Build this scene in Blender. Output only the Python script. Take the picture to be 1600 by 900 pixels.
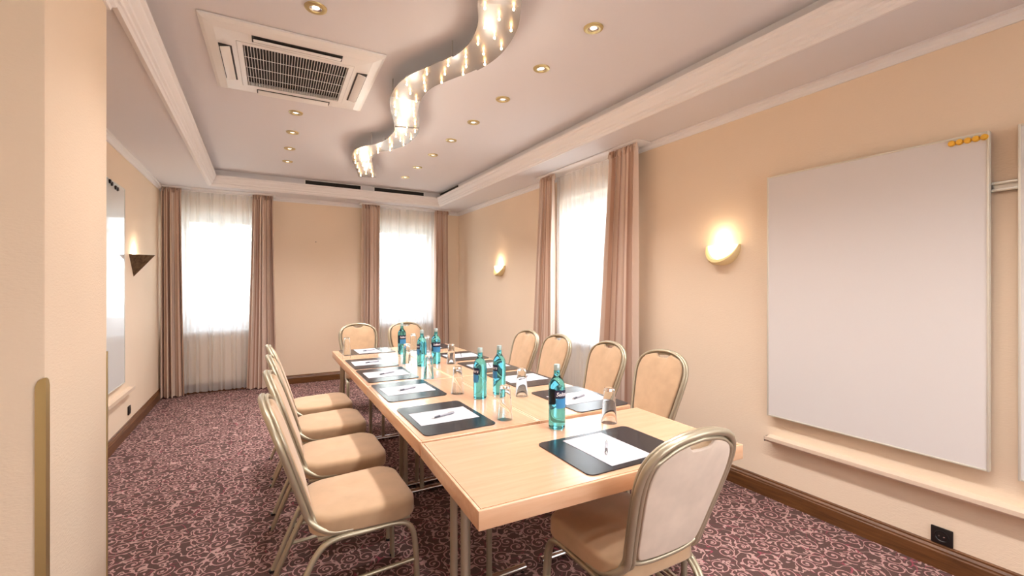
import bpy, bmesh, math, random
from mathutils import Vector, Matrix
random.seed(7)
R = math.radians
PI = math.pi
S = bpy.context.scene
C = S.collection
for o in list(bpy.data.objects):
    bpy.data.objects.remove(o)

# ------------------------------------------------------------------ camera
cam_d = bpy.data.cameras.new('camera')
cam = bpy.data.objects.new('camera', cam_d)
C.objects.link(cam)
cam.location = (0, 0, 1.40)
cam.rotation_euler = (R(90), 0, R(-29.6))
cam_d.sensor_width = 36
cam_d.lens = 690 / 1600 * 36
cam_d.shift_y = -5 / 1600
cam_d.clip_start = 0.02
S.camera = cam

# ------------------------------------------------------------------ view, world, large lights
S.view_settings.view_transform = 'Standard'
S.view_settings.look = 'None'
S.view_settings.exposure = 1.68
S.view_settings.gamma = 1.0
S.view_settings.use_curve_mapping = False
S.cycles.use_denoising = True
S.cycles.max_bounces = 10
S.cycles.transmission_bounces = 10
S.cycles.transparent_max_bounces = 12
S.cycles.sample_clamp_indirect = 8.0
S.cycles.caustics_reflective = False
S.cycles.caustics_refractive = False

world = bpy.data.worlds.new('sky')
S.world = world
world.use_nodes = True
bg = world.node_tree.nodes['Background']
bg.inputs[0].default_value = (0.90, 0.96, 1.0, 1)
bg.inputs[1].default_value = 3.8

YREAR = -2.5   # rear wall
def area(name, loc, rot, sx, sy, power, col=(1, 1, 1), portal=False):
    d = bpy.data.lights.new(name, 'AREA')
    d.shape = 'RECTANGLE'
    d.size, d.size_y = sx, sy
    d.energy = power
    d.color = col
    d.cycles.is_portal = portal
    o = bpy.data.objects.new(name, d)
    C.objects.link(o)
    o.location = loc
    o.rotation_euler = rot
    return o

sun_d = bpy.data.lights.new('sun', 'SUN'); sun_d.energy = 3; sun_d.angle = R(1.0); sun_d.color = (1.0, 0.96, 0.9)
sun = bpy.data.objects.new('sun', sun_d); C.objects.link(sun); sun.rotation_euler = (R(28), R(-14), 0)   # high, from behind the building
# daylight through the three windows in view (sky portals)
area('sky_portal', (-0.46, 7.25, 1.6), (R(-90), 0, 0), 1.0, 1.6, 1, portal=True)
area('sky_portal', (1.96, 7.25, 1.6), (R(-90), 0, 0), 1.0, 1.6, 1, portal=True)
area('sky_portal', (3.20, 3.5, 1.6), (0, R(90), 0), 1.6, 1.1, 1, portal=True)
area('sky_portal', (3.24, -1.4, 1.57), (0, R(90), 0), 1.6, 1.45, 1, portal=True)   # two more windows behind the camera
area('sky_portal', (1.45, YREAR - 0.32, 1.57), (R(90), 0, 0), 1.95, 1.6, 1, portal=True)

# ------------------------------------------------------------------ materials
def lin(c):
    return tuple(((v / 255) / 12.92 if v / 255 <= 0.04045 else ((v / 255 + 0.055) / 1.055) ** 2.4) for v in c) + (1,)

def mat(name, rgb, rough=0.5, metal=0.0, **kw):
    m = bpy.data.materials.new(name)
    m.use_nodes = True
    b = m.node_tree.nodes['Principled BSDF']
    b.inputs['Base Color'].default_value = lin(rgb)
    b.inputs['Roughness'].default_value = rough
    b.inputs['Metallic'].default_value = metal
    for k, v in kw.items():
        b.inputs[k.replace('_', ' ')].default_value = v
    return m

class V:
    """a node socket with arithmetic"""
    def __init__(s, t, k): s.t, s.k = t, k
    def op(s, o, b=None, c=None):
        n = s.t.nodes.new('ShaderNodeMath'); n.operation = o
        for i, v in enumerate((s, b, c)):
            if v is None: continue
            if isinstance(v, V): s.t.links.new(v.k, n.inputs[i])
            else: n.inputs[i].default_value = v
        return V(s.t, n.outputs[0])
    def __add__(s, b): return s.op('ADD', b)
    def __sub__(s, b): return s.op('SUBTRACT', b)
    def __mul__(s, b): return s.op('MULTIPLY', b)
    def __truediv__(s, b): return s.op('DIVIDE', b)
    def lt(s, b): return s.op('LESS_THAN', b)
    def gt(s, b): return s.op('GREATER_THAN', b)

def node(m, typ, **kw):
    n = m.node_tree.nodes.new(typ)
    for k, v in kw.items(): setattr(n, k, v)
    return n

def link(m, a, b): m.node_tree.links.new(a, b)

def bsdf(m): return m.node_tree.nodes['Principled BSDF']

def texco(m, scale=(1, 1, 1), out='Object', rot=(0, 0, 0)):
    tc = node(m, 'ShaderNodeTexCoord'); mp = node(m, 'ShaderNodeMapping')
    mp.inputs['Scale'].default_value = scale
    mp.inputs['Rotation'].default_value = rot
    link(m, tc.outputs[out], mp.inputs[0])
    return mp.outputs[0]

def noise(m, vec, scale, detail=4, rough=0.55, dist=0.0):
    n = node(m, 'ShaderNodeTexNoise')
    n.inputs['Scale'].default_value = scale; n.inputs['Detail'].default_value = detail
    n.inputs['Roughness'].default_value = rough; n.inputs['Distortion'].default_value = dist
    link(m, vec, n.inputs['Vector'])
    return n.outputs[0]

def ramp(m, fac, stops):
    r = node(m, 'ShaderNodeValToRGB')
    el = r.color_ramp.elements
    while len(el) < len(stops): el.new(0.5)
    for e, (p, c) in zip(el, stops):
        e.position = p; e.color = lin(c)
    link(m, fac, r.inputs[0])
    return r.outputs[0]

def bump(m, h, strength, dist=0.01):
    b = node(m, 'ShaderNodeBump')
    b.inputs['Strength'].default_value = strength; b.inputs['Distance'].default_value = dist
    link(m, h, b.inputs['Height']); link(m, b.outputs[0], bsdf(m).inputs['Normal'])

def mixc(m, fac, a, b):
    n = node(m, 'ShaderNodeMix', data_type='RGBA')
    if hasattr(fac, 'is_output'): link(m, fac, n.inputs[0])
    else: n.inputs[0].default_value = fac
    for v, i in ((a, 6), (b, 7)):
        if hasattr(v, 'is_output'): link(m, v, n.inputs[i])
        else: n.inputs[i].default_value = lin(v)
    return n.outputs[2]

def wallpaper(name, rgb):
    m = mat(name, rgb, 0.85)
    v = texco(m)
    n1 = noise(m, v, 0.7, 2)
    d = tuple(int(c * 0.97) for c in rgb)
    link(m, ramp(m, n1, [(0.35, d), (0.7, rgb)]), bsdf(m).inputs['Base Color'])
    v2 = texco(m, (60, 60, 160), rot=(R(35), R(35), 0))
    bump(m, noise(m, v2, 1.0, 3), 0.25, 0.004)
    return m

M = {}
M['wall'] = wallpaper('wallpaper_peach', (246, 224, 198))
M['ceiling'] = mat('ceiling_white', (226, 223, 224), 0.9)
_v = texco(M['ceiling']); bump(M['ceiling'], noise(M['ceiling'], _v, 180, 2), 0.05, 0.002)
M['plaster'] = mat('moulding_white', (240, 236, 234), 0.6)
M['white'] = mat('white_plastic', (238, 236, 232), 0.4)
M['frame_white'] = mat('window_frame_white', (236, 240, 245), 0.35)
M['dark_gap'] = mat('dark_slot', (26, 22, 20), 0.7)
M['duct'] = mat('duct_dark', (52, 46, 42), 0.6)
M['black'] = mat('black_plastic', (24, 20, 19), 0.35)
M['brass'] = mat('brushed_brass', (198, 178, 128), 0.38, 0.85)
M['alu'] = mat('brushed_aluminium', (205, 205, 200), 0.3, 1.0)
M['chrome'] = mat('chrome', (215, 215, 215), 0.15, 1.0)
M['steel_tube'] = mat('bronze_grey_tube', (172, 158, 138), 0.38, 0.55)
M['chair_metal'] = mat('champagne_metal', (188, 176, 152), 0.34, 0.6)
M['board'] = mat('whiteboard_enamel', (226, 220, 216), 0.42)
M['board_gloss'] = mat('whiteboard_gloss', (226, 228, 228), 0.07)
bsdf(M['board_gloss']).inputs['IOR'].default_value = 1.7
M['board_frame'] = mat('board_frame_pale', (226, 220, 205), 0.4, 0.3)
M['ledge'] = mat('cream_ledge', (226, 203, 180), 0.5)
M['magnet_gold'] = mat('yellow_magnet', (244, 188, 60), 0.4)
M['paper'] = mat('paper', (200, 197, 203), 0.7)
M['ink'] = mat('grey_print', (150, 150, 160), 0.6)
M['pen'] = mat('pen_silver_plastic', (168, 168, 176), 0.25)
M['pen_dark'] = mat('pen_tip', (96, 96, 104), 0.25, 0.3)
M['label_navy'] = mat('label_navy', (22, 30, 66), 0.4)
M['label_blue'] = mat('label_blue', (62, 142, 198), 0.4)
M['label_teal'] = mat('label_back_teal', (12, 108, 126), 0.4)
M['cap'] = mat('bottle_cap', (186, 208, 208), 0.3, 0.4)
M['lettering'] = mat('label_lettering', (240, 236, 240), 0.5)
M['sconce_brown'] = mat('rust_brown_metal', (104, 82, 58), 0.55, 0.3)
_m = M['sconce_brown']; _v = texco(_m)
link(_m, ramp(_m, noise(_m, _v, 40, 5), [(0.3, (74, 54, 36)), (0.7, (128, 104, 76))]), bsdf(_m).inputs['Base Color'])
M['ceramic'] = mat('sconce_ceramic', (238, 214, 160), 0.5)

def wood(name, dark, light, rough, coat, stretch=(2.2, 26, 26), contrast=(0.3, 0.7)):
    m = mat(name, light, rough)
    bsdf(m).inputs['Coat Weight'].default_value = coat
    bsdf(m).inputs['Coat Roughness'].default_value = 0.09
    v = texco(m, stretch)
    n = noise(m, v, 1.6, 6, 0.6, 0.6)
    link(m, ramp(m, n, [(contrast[0], dark), (contrast[1], light)]), bsdf(m).inputs['Base Color'])
    return m
M['beech'] = wood('beech_top', (220, 170, 134), (228, 182, 147), 0.25, 0.9)
M['beech_edge'] = wood('beech_edge', (220, 170, 132), (232, 188, 152), 0.35, 0.3)
M['base_wood'] = wood('baseboard_wood', (84, 50, 22), (122, 78, 40), 0.4, 0.2, (3, 3, 40))

def fabric(name, rgb, sheen=0.3, bumpy=0.15):
    m = mat(name, rgb, 0.8)
    bsdf(m).inputs['Sheen Weight'].default_value = sheen
    v = texco(m)
    n = noise(m, v, 7, 3)
    d = tuple(int(c * 0.93) for c in rgb)
    link(m, ramp(m, n, [(0.35, d), (0.65, rgb)]), bsdf(m).inputs['Base Color'])
    bump(m, noise(m, v, 500, 2), bumpy, 0.001)
    return m
M['suede'] = fabric('beige_suede', (202, 166, 130), 0.3)
M['suede_back'] = fabric('pale_beige_suede', (226, 205, 186), 0.25)

m = M['mat'] = mat('black_leather', (34, 38, 44), 0.22)
_v = texco(m); bump(m, noise(m, _v, 350, 2), 0.12, 0.001)

def glass(name, rgb, ior, rough=0.0):
    m = mat(name, rgb, rough)
    bsdf(m).inputs['Transmission Weight'].default_value = 1.0
    bsdf(m).inputs['IOR'].default_value = ior
    return m
M['glass'] = glass('clear_glass', (252, 254, 254), 1.28)
M['bottle'] = glass('teal_bottle_glass', (104, 208, 226), 1.34)
# window panes: clear, with a weak mirror reflection
m = bpy.data.materials.new('window_glass'); m.use_nodes = True; M['pane'] = m
nt = m.node_tree; nt.nodes.remove(nt.nodes['Principled BSDF'])
tr = nt.nodes.new('ShaderNodeBsdfTransparent'); gl = nt.nodes.new('ShaderNodeBsdfGlossy'); mx = nt.nodes.new('ShaderNodeMixShader')
gl.inputs['Roughness'].default_value = 0.02; mx.inputs[0].default_value = 0.06
nt.links.new(tr.outputs[0], mx.inputs[1]); nt.links.new(gl.outputs[0], mx.inputs[2])
nt.links.new(mx.outputs[0], nt.nodes['Material Output'].inputs[0])
# sheer net curtain
m = bpy.data.materials.new('sheer_voile'); m.use_nodes = True; M['sheer'] = m
nt = m.node_tree; nt.nodes.remove(nt.nodes['Principled BSDF'])
tr = nt.nodes.new('ShaderNodeBsdfTransparent'); df = nt.nodes.new('ShaderNodeBsdfDiffuse'); tl = nt.nodes.new('ShaderNodeBsdfTranslucent')
a1 = nt.nodes.new('ShaderNodeMixShader'); mx = nt.nodes.new('ShaderNodeMixShader')
df.inputs[0].default_value = (0.93, 0.93, 0.93, 1); tl.inputs[0].default_value = (0.93, 0.94, 0.95, 1)
a1.inputs[0].default_value = 0.55
nt.links.new(df.outputs[0], a1.inputs[1]); nt.links.new(tl.outputs[0], a1.inputs[2])
mx.inputs[0].default_value = 0.64
nt.links.new(tr.outputs[0], mx.inputs[1]); nt.links.new(a1.outputs[0], mx.inputs[2])
nt.links.new(mx.outputs[0], nt.nodes['Material Output'].inputs[0])
# drape: woven vertical stripes along the cloth's own width (UV)
m = M['drape'] = mat('striped_drape', (205, 172, 152), 0.75)
bsdf(m).inputs['Sheen Weight'].default_value = 0.25
uvn = node(m, 'ShaderNodeUVMap'); sx = node(m, 'ShaderNodeSeparateXYZ'); link(m, uvn.outputs[0], sx.inputs[0])
u = V(m.node_tree, sx.outputs[0])
st = (u * 7.0).op('FRACT')
link(m, ramp(m, st.k, [(0.0, (224, 202, 186)), (0.30, (216, 188, 168)), (0.40, (170, 126, 104)), (0.50, (190, 150, 128)), (0.60, (234, 218, 204)), (0.85, (208, 174, 152))]), bsdf(m).inputs['Base Color'])
_n = m.node_tree.nodes.new('ShaderNodeBsdfTranslucent')

def emit(name, rgb, s):
    m = mat(name, rgb, 0.5)
    bsdf(m).inputs['Emission Color'].default_value = lin(rgb)
    bsdf(m).inputs['Emission Strength'].default_value = s
    return m
M['bulb'] = emit('halogen_bulb', (255, 196, 128), 15)
M['spot_bulb'] = emit('downlight_bulb', (255, 240, 220), 0.9)
M['sconce_glass'] = emit('lit_frosted_glass', (255, 226, 170), 1.0)
M['ribbon'] = mat('brushed_ribbon_metal', (146, 141, 138), 0.40, 0.55)

# carpet: scrolls, tendrils and leaves
def carpet():
    m = mat('scroll_carpet', (84, 58, 58), 0.95)
    bsdf(m).inputs['Specular IOR Level'].default_value = 0.15
    t = m.node_tree
    tc = node(m, 'ShaderNodeTexCoord')
    # gently warp the plane so the scrolls are not mechanical
    P = tc.outputs['Object']
    def voro(scale, rnd):
        n = node(m, 'ShaderNodeTexVoronoi', voronoi_dimensions='2D', feature='F1')
        n.inputs['Scale'].default_value = scale; n.inputs['Randomness'].default_value = rnd
        link(m, P, n.inputs['Vector'])
        d = node(m, 'ShaderNodeVectorMath', operation='SUBTRACT')
        link(m, P, d.inputs[0]); link(m, n.outputs['Position'], d.inputs[1])
        s = node(m, 'ShaderNodeSeparateXYZ'); link(m, d.outputs[0], s.inputs[0])
        c = node(m, 'ShaderNodeSeparateColor'); link(m, n.outputs['Color'], c.inputs[0])
        return V(t, s.outputs[0]), V(t, s.outputs[1]), V(t, c.outputs[0]), V(t, c.outputs[1]), V(t, c.outputs[2])
    # scrolls
    x, y, r1, r2, r3 = voro(8.6, 0.6)
    r = (x * x + y * y).op('SQRT')
    hand = (r2.gt(0.5) * 2.0) - 1.0
    th = (y.op('ARCTAN2', x) * hand / (2 * PI)) + r1
    th = th.op('FRACT')
    sp = (th * 0.026) + 0.010           # one-armed scroll, 1.6 turns
    sp2 = (th * 0.026) + 0.036
    w_ = 0.0036
    line = (r - sp).op('ABSOLUTE').lt(w_ * 0.75).op('MAXIMUM', (r - sp2).op('ABSOLUTE').lt(w_ * 0.7) * th.lt(0.62))
    near = (r - sp).op('ABSOLUTE').lt(w_ * 1.5).op('MAXIMUM', (r - sp2).op('ABSOLUTE').lt(w_ * 1.4) * th.lt(0.62))
    scroll = line
    bud = ((x - 0.004) * (x - 0.004) + y * y).op('SQRT').lt(0.008)
    # tendrils linking the scrolls
    nv = V(t, noise(m, P, 10.0, 1, 0.4))
    vine = (nv - 0.5).op('ABSOLUTE').lt(0.011) * r.gt(0.040)
    nv2 = V(t, noise(m, P, 8.0, 1, 0.4, 0.6))
    vine2 = (nv2 - 0.45).op('ABSOLUTE').lt(0.007) * r.gt(0.044)
    nv3 = V(t, noise(m, P, 6.0, 1, 0.4, 0.3))
    vine3 = (nv3 - 0.56).op('ABSOLUTE').lt(0.0065) * r.gt(0.042)
    # leaves
    def leaves(scale, a, b, thr):
        lx, ly, q1, q2, q3 = voro(scale, 0.9)
        ang = q1 * (2 * PI)
        ca, sa = ang.op('COSINE'), ang.op('SINE')
        u_ = lx * ca + ly * sa
        v_ = ly * ca - lx * sa
        w = (u_ / a)
        prof = (w * w) + ((v_ / b) / ((w * -0.45) + 0.75)).op('POWER', 2.0)
        return prof.lt(1.0) * q3.gt(thr)
    lf = leaves(17.0, 0.016, 0.008, 0.30).op('MAXIMUM', leaves(25.0, 0.011, 0.006, 0.35))
    lf = lf * r.gt(0.026)
    pale = scroll.op('MAXIMUM', lf).op('MAXIMUM', bud).op('MAXIMUM', vine).op('MAXIMUM', vine3)
    g = noise(m, P, 260, 3)
    base = ramp(m, g, [(0.3, (80, 58, 54)), (0.7, (104, 80, 76))])
    c1 = mixc(m, vine2.k, base, (150, 74, 86))
    c0 = mixc(m, (near * 0.5).k, c1, (128, 56, 68))
    pk = ramp(m, noise(m, P, 60, 2), [(0.35, (192, 152, 148)), (0.65, (182, 148, 138))])
    c2 = mixc(m, pale.k, c0, pk)
    link(m, c2, bsdf(m).inputs['Base Color'])
    bump(m, noise(m, P, 420, 2), 0.6, 0.004)
    return m
M['carpet'] = carpet()
M['leaf'] = mat('tree_leaves', (176, 192, 164), 0.8)
M['bark'] = mat('tree_bark', (120, 104, 88), 0.9)
M['lawn'] = mat('outside_paving', (170, 170, 166), 0.95)
_v = texco(M['lawn']); link(M['lawn'], ramp(M['lawn'], noise(M['lawn'], _v, 0.6, 5), [(0.3, (156, 156, 150)), (0.7, (184, 184, 180))]), bsdf(M['lawn']).inputs['Base Color'])

# ------------------------------------------------------------------ helpers
def obj(name, me, parent=None, material=None, smooth=False):
    if isinstance(me, bmesh.types.BMesh):
        bm = me; me = bpy.data.meshes.new(name); bm.to_mesh(me); bm.free()
    if material is not None:
        me.materials.clear(); me.materials.append(M[material] if isinstance(material, str) else material)
    if smooth:
        for p in me.polygons: p.use_smooth = True
    o = bpy.data.objects.new(name, me)
    C.objects.link(o)
    if parent: o.parent = parent
    return o

def thing(name, label, cat, loc=(0, 0, 0), rz=0.0, group=None):
    o = bpy.data.objects.new(name, None)
    C.objects.link(o)
    o.empty_display_size = 0.05
    o.location = loc; o.rotation_euler = (0, 0, rz)
    o['label'] = label; o['category'] = cat
    if group: o['group'] = group
    return o

def tag(o, label, cat, group=None):
    o['label'] = label; o['category'] = cat
    if group: o['group'] = group
    return o

def struct(o, label=None, cat=None):
    o['kind'] = 'structure'
    if label: o['label'] = label
    if cat: o['category'] = cat
    return o

def smooth_by_angle(o, ang=40):
    me = o.data
    for p in me.polygons: p.use_smooth = True
    bm = bmesh.new(); bm.from_mesh(me)
    for e in bm.edges:
        if len(e.link_faces) == 2 and e.calc_face_angle(0) > R(ang): e.smooth = False
    bm.to_mesh(me); bm.free()
    return o

def bm_box(bm, lo, hi, bevel=0.0, segs=2):
    b = bmesh.new()
    bmesh.ops.create_cube(b, size=1.0)
    for v in b.verts:
        v.co = Vector([(lo[i] + hi[i]) / 2 + v.co[i] * (hi[i] - lo[i]) for i in range(3)])
    if bevel > 0:
        bmesh.ops.bevel(b, geom=list(b.edges), offset=bevel, segments=segs, affect='EDGES', profile=0.5)
    merge(bm, b)

def merge(bm, b):
    me = bpy.data.meshes.new('tmp'); b.to_mesh(me); b.free()
    bm.from_mesh(me); bpy.data.meshes.remove(me)

def box(name, lo, hi, material, parent=None, bevel=0.0, segs=2):
    bm = bmesh.new(); bm_box(bm, lo, hi, bevel, segs)
    o = obj(name, bm, parent, material)
    if bevel: smooth_by_angle(o, 35)
    return o

def bm_tube(bm, pts, r, seg=10, closed=False, caps=True):
    pts = [Vector(p) for p in pts]
    n = len(pts)
    rings = []
    prev = None
    for i, p in enumerate(pts):
        if closed: d = pts[(i + 1) % n] - pts[i - 1]
        elif i == 0: d = pts[1] - p
        elif i == n - 1: d = p - pts[i - 1]
        else: d = (pts[i + 1] - p).normalized() + (p - pts[i - 1]).normalized()
        d.normalize()
        if prev is None:
            a = Vector((0, 0, 1)) if abs(d.z) < 0.9 else Vector((1, 0, 0))
            nrm = (a - d * a.dot(d)).normalized()
        else:
            nrm = (prev - d * prev.dot(d)).normalized()
        prev = nrm
        bi = d.cross(nrm)
        rr = r[i] if isinstance(r, (list, tuple)) else r
        rings.append([bm.verts.new(p + (nrm * math.cos(2 * PI * k / seg) + bi * math.sin(2 * PI * k / seg)) * rr) for k in range(seg)])
    m = n if closed else n - 1
    for i in range(m):
        A, B = rings[i], rings[(i + 1) % n]
        for k in range(seg):
            bm.faces.new((A[k], A[(k + 1) % seg], B[(k + 1) % seg], B[k]))
    if caps and not closed:
        bm.faces.new(list(reversed(rings[0]))); bm.faces.new(rings[-1])

def tube(name, pts, r, material, parent=None, seg=10, closed=False):
    bm = bmesh.new(); bm_tube(bm, pts, r, seg, closed)
    return smooth_by_angle(obj(name, bm, parent, material), 50)

def bm_lathe(bm, prof, seg=32, a0=0.0, a1=2 * PI):
    full = abs(a1 - a0 - 2 * PI) < 1e-6
    n = seg if full else seg + 1
    rings = []
    for (r, z) in prof:
        if r < 1e-6: rings.append([bm.verts.new((0, 0, z))])
        else: rings.append([bm.verts.new((r * math.cos(a0 + (a1 - a0) * k / seg), r * math.sin(a0 + (a1 - a0) * k / seg), z)) for k in range(n)])
    for A, B in zip(rings, rings[1:]):
        for k in range(seg):
            k2 = (k + 1) % n if full else k + 1
            if len(A) == 1 and len(B) == 1: continue
            if len(A) == 1: bm.faces.new((A[0], B[k2], B[k]))
            elif len(B) == 1: bm.faces.new((A[k], A[k2], B[0]))
            else: bm.faces.new((A[k], A[k2], B[k2], B[k]))

def lathe(name, prof, material, parent=None, seg=32, angle=35, **kw):
    bm = bmesh.new(); bm_lathe(bm, prof, seg, **kw)
    bmesh.ops.recalc_face_normals(bm, faces=bm.faces)
    return smooth_by_angle(obj(name, bm, parent, material), angle)

def bm_prism(bm, outline, z0, z1):
    """outline: 2D ccw list -> extruded solid"""
    a = [bm.verts.new((x, y, z0)) for x, y in outline]
    b = [bm.verts.new((x, y, z1)) for x, y in outline]
    n = len(a)
    bm.faces.new(list(reversed(a))); bm.faces.new(b)
    for i in range(n):
        bm.faces.new((a[i], a[(i + 1) % n], b[(i + 1) % n], b[i]))

def rrect(w, h, r, seg=5):
    pts = []
    for cx, cy, a in ((w / 2 - r, h / 2 - r, 0), (-w / 2 + r, h / 2 - r, 90), (-w / 2 + r, -h / 2 + r, 180), (w / 2 - r, -h / 2 + r, 270)):
        for k in range(seg + 1):
            t = R(a + 90 * k / seg)
            pts.append((cx + r * math.cos(t), cy + r * math.sin(t)))
    return pts

def spline(pts, per=6):
    """Catmull-Rom through points"""
    P = [Vector(p) for p in pts]
    out = []
    for i in range(len(P) - 1):
        p0 = P[i - 1] if i > 0 else P[i] * 2 - P[i + 1]
        p1, p2 = P[i], P[i + 1]
        p3 = P[i + 2] if i + 2 < len(P) else P[i + 1] * 2 - P[i]
        for k in range(per):
            t = k / per
            out.append(0.5 * ((2 * p1) + (p2 - p0) * t + (2 * p0 - 5 * p1 + 4 * p2 - p3) * t * t + (3 * p1 - p0 - 3 * p2 + p3) * t ** 3))
    out.append(P[-1])
    return out

def copy_tree(o, parent=None):
    c = o.copy(); C.objects.link(c); c.parent = parent
    for ch in list(o.children): copy_tree(ch, c)
    return c

# ------------------------------------------------------------------ the room shell
XL, XR, YB, YF = -1.09, 2.92, 6.97, -2.5
HS, HC = 2.62, 2.80           # soffit, coffer ceiling
T_ = 0.30

struct(box('floor', (XL - T_, YF - T_, -0.12), (XR + T_, YB + T_, 0.0), 'carpet'))

def wall(name, along, pos0, pos1, a0, a1, openings):
    """boxes around openings; along = 'x' or 'y'; openings: (a0,a1,z0,z1)"""
    cuts = sorted({a0, a1} | {v for o_ in openings for v in o_[:2]})
    zc = sorted({0.0, 2.95} | {v for o_ in openings for v in o_[2:]})
    bm = bmesh.new()
    for p, q in zip(cuts, cuts[1:]):
        runs = []
        for z0, z1 in zip(zc, zc[1:]):
            cx, cz = (p + q) / 2, (z0 + z1) / 2
            if any(o_[0] < cx < o_[1] and o_[2] < cz < o_[3] for o_ in openings): continue
            if runs and abs(runs[-1][1] - z0) < 1e-6: runs[-1][1] = z1
            else: runs.append([z0, z1])
        for z0, z1 in runs:
            if along == 'x': bm_box(bm, (p, pos0, z0), (q, pos1, z1))
            else: bm_box(bm, (pos0, p, z0), (pos1, q, z1))
    return struct(obj(name, bm, None, 'wall'))

WIN = {1: (-0.93, 0.02, 0.80, 2.34), 2: (1.44, 2.50, 0.80, 2.34), 3: (2.98, 4.06, 0.80, 2.34), 4: (-2.1, -0.7, 0.80, 2.34), 5: (0.5, 2.4, 0.80, 2.34)}
wall('wall_back', 'x', YB, YB + T_, XL - T_, XR + T_, [WIN[1], WIN[2]])
wall('wall_right', 'y', XR, XR + T_, YF, YB, [WIN[3], WIN[4]])
wall('wall_left', 'y', XL - T_, XL, YF, YB, [])
wall('wall_front', 'x', YF - T_, YF, XL - T_, XR + T_, [WIN[5]])

# pier at the left, with brass corner guards
PX0, PX1, PY0, PY1 = XL, -0.565, 1.85, 2.46
struct(box('wall_pier', (PX0 - 0.01, PY0, 0.0), (PX1, PY1, HS + 0.02), 'wall', None, 0.006))
def guard(name, cy, dy, label):
    w, t = 0.024, 0.003
    # L profile with rounded top corners
    o = thing(name, label, 'corner guard', (PX1, cy, 0))
    def plate(nm, axis):
        b = bmesh.new()
        ol = [(0, 0.12), (w, 0.12), (w, 1.095), (w - 0.006, 1.112), (w - 0.018, 1.12), (0, 1.12)]
        bm_prism(b, ol, 0, t)
        for v in b.verts:
            u_, z_, n_ = v.co
            if axis == 'front': v.co = (-u_, -dy * n_ * -1 if dy < 0 else n_, z_)
            else: v.co = (n_, -dy * u_ if dy > 0 else u_, z_)
        bmesh.ops.recalc_face_normals(b, faces=b.faces)
        return obj(nm, b, o, 'brass')
    if dy < 0:   # corner facing the camera (low y)
        b1 = plate('guard_plate', 'front'); b1.location = (0.003, -0.003, 0)
        b2 = plate('guard_plate', 'side'); b2.location = (0.0, -0.003, 0); b2.scale = (1, 1.1, 1)
    else:
        b2 = plate('guard_plate', 'side'); b2.location = (0.0, 0.003, 0); b2.scale = (1, 0.5, 1)
        b1 = plate('guard_plate', 'front'); b1.location = (0.003, 0.0, 0)
    return o
guard('corner_guard', PY0, -1, 'wide brass corner guard on the near edge of the foreground pier')
guard('corner_guard', PY1, 1, 'thin brass corner guard on the far edge of the foreground pier')

# ceiling: coffer slab and the soffit ring round it
CX0, CX1, CY0, CY1 = -0.534, 2.387, -1.6, 6.455
struct(box('ceiling', (CX0 - 0.05, CY0 - 0.05, HC), (CX1 + 0.05, CY1 + 0.05, HC + 0.1), 'ceiling'))
bm = bmesh.new()
bm_box(bm, (XL, YF, HS), (CX0, YB, HC + 0.1)); bm_box(bm, (CX1, YF, HS), (XR, YB, HC + 0.1))
bm_box(bm, (CX0, CY1, HS), (CX1, YB, HC + 0.1)); bm_box(bm, (CX0, YF, HS), (CX1, CY0, HC + 0.1))
struct(obj('ceiling_soffit', bm, None, 'ceiling'))

def sweep_rect(name, x0, x1, y0, y1, prof, inward, material, label=None):
    """sweep a profile (offset, z) round a rectangle with mitred corners"""
    bm = bmesh.new()
    rings = []
    for (sx, sy) in ((0, 0), (1, 0), (1, 1), (0, 1)):
        ring = []
        for (d, z) in prof:
            ring.append(bm.verts.new(((x1 - d if sx else x0 + d), (y1 - d if sy else y0 + d), z)))
        rings.append(ring)
    n = len(prof)
    for i in range(4):
        A, B = rings[i], rings[(i + 1) % 4]
        for k in range(n):
            bm.faces.new((A[k], B[k], B[(k + 1) % n], A[(k + 1) % n]))
    bmesh.ops.recalc_face_normals(bm, faces=bm.faces)
    return struct(obj(name, bm, None, material))

# stepped moulding round the coffer: lip projects into the coffer
mp = [(-0.030, HS), (-0.030, HS - 0.016), (-0.006, HS - 0.022), (0.004, HS - 0.010), (0.012, HS - 0.006), (0.014, HS + 0.010), (0.026, HS + 0.018), (0.028, HS + 0.034),
      (0.040, HS + 0.050), (0.050, HS + 0.066), (0.052, HS + 0.080), (0.064, HS + 0.090), (0.066, HS + 0.106), (0.0, HS + 0.106)]
sweep_rect('trim_1', CX0, CX1, CY0, CY1, mp, True, 'plaster')
# small crown where the soffit meets the walls
cp = [(0.0, HS), (0.0, HS - 0.055), (0.010, HS - 0.055), (0.014, HS - 0.040), (0.026, HS - 0.030), (0.030, HS - 0.014), (0.042, HS - 0.010), (0.044, HS)]
sweep_rect('trim_2', XL, XR, YF, YB, cp, True, 'plaster')
# crown round the pier
bm = bmesh.new()
path = [(XL, PY0), (PX1, PY0), (PX1, PY1), (XL, PY1)]
offs = [(0, -1), (1, -1), (1, 1), (0, 1)]
rings = [[bm.verts.new((p[0] + d * o_[0], p[1] + d * o_[1], z)) for d, z in cp] for p, o_ in zip(path, offs)]
for A, B in zip(rings, rings[1:]):
    for k in range(len(cp)):
        bm.faces.new((A[k], B[k], B[(k + 1) % len(cp)], A[(k + 1) % len(cp)]))
bmesh.ops.recalc_face_normals(bm, faces=bm.faces)
struct(obj('trim_3', bm, None, 'plaster'))

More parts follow.
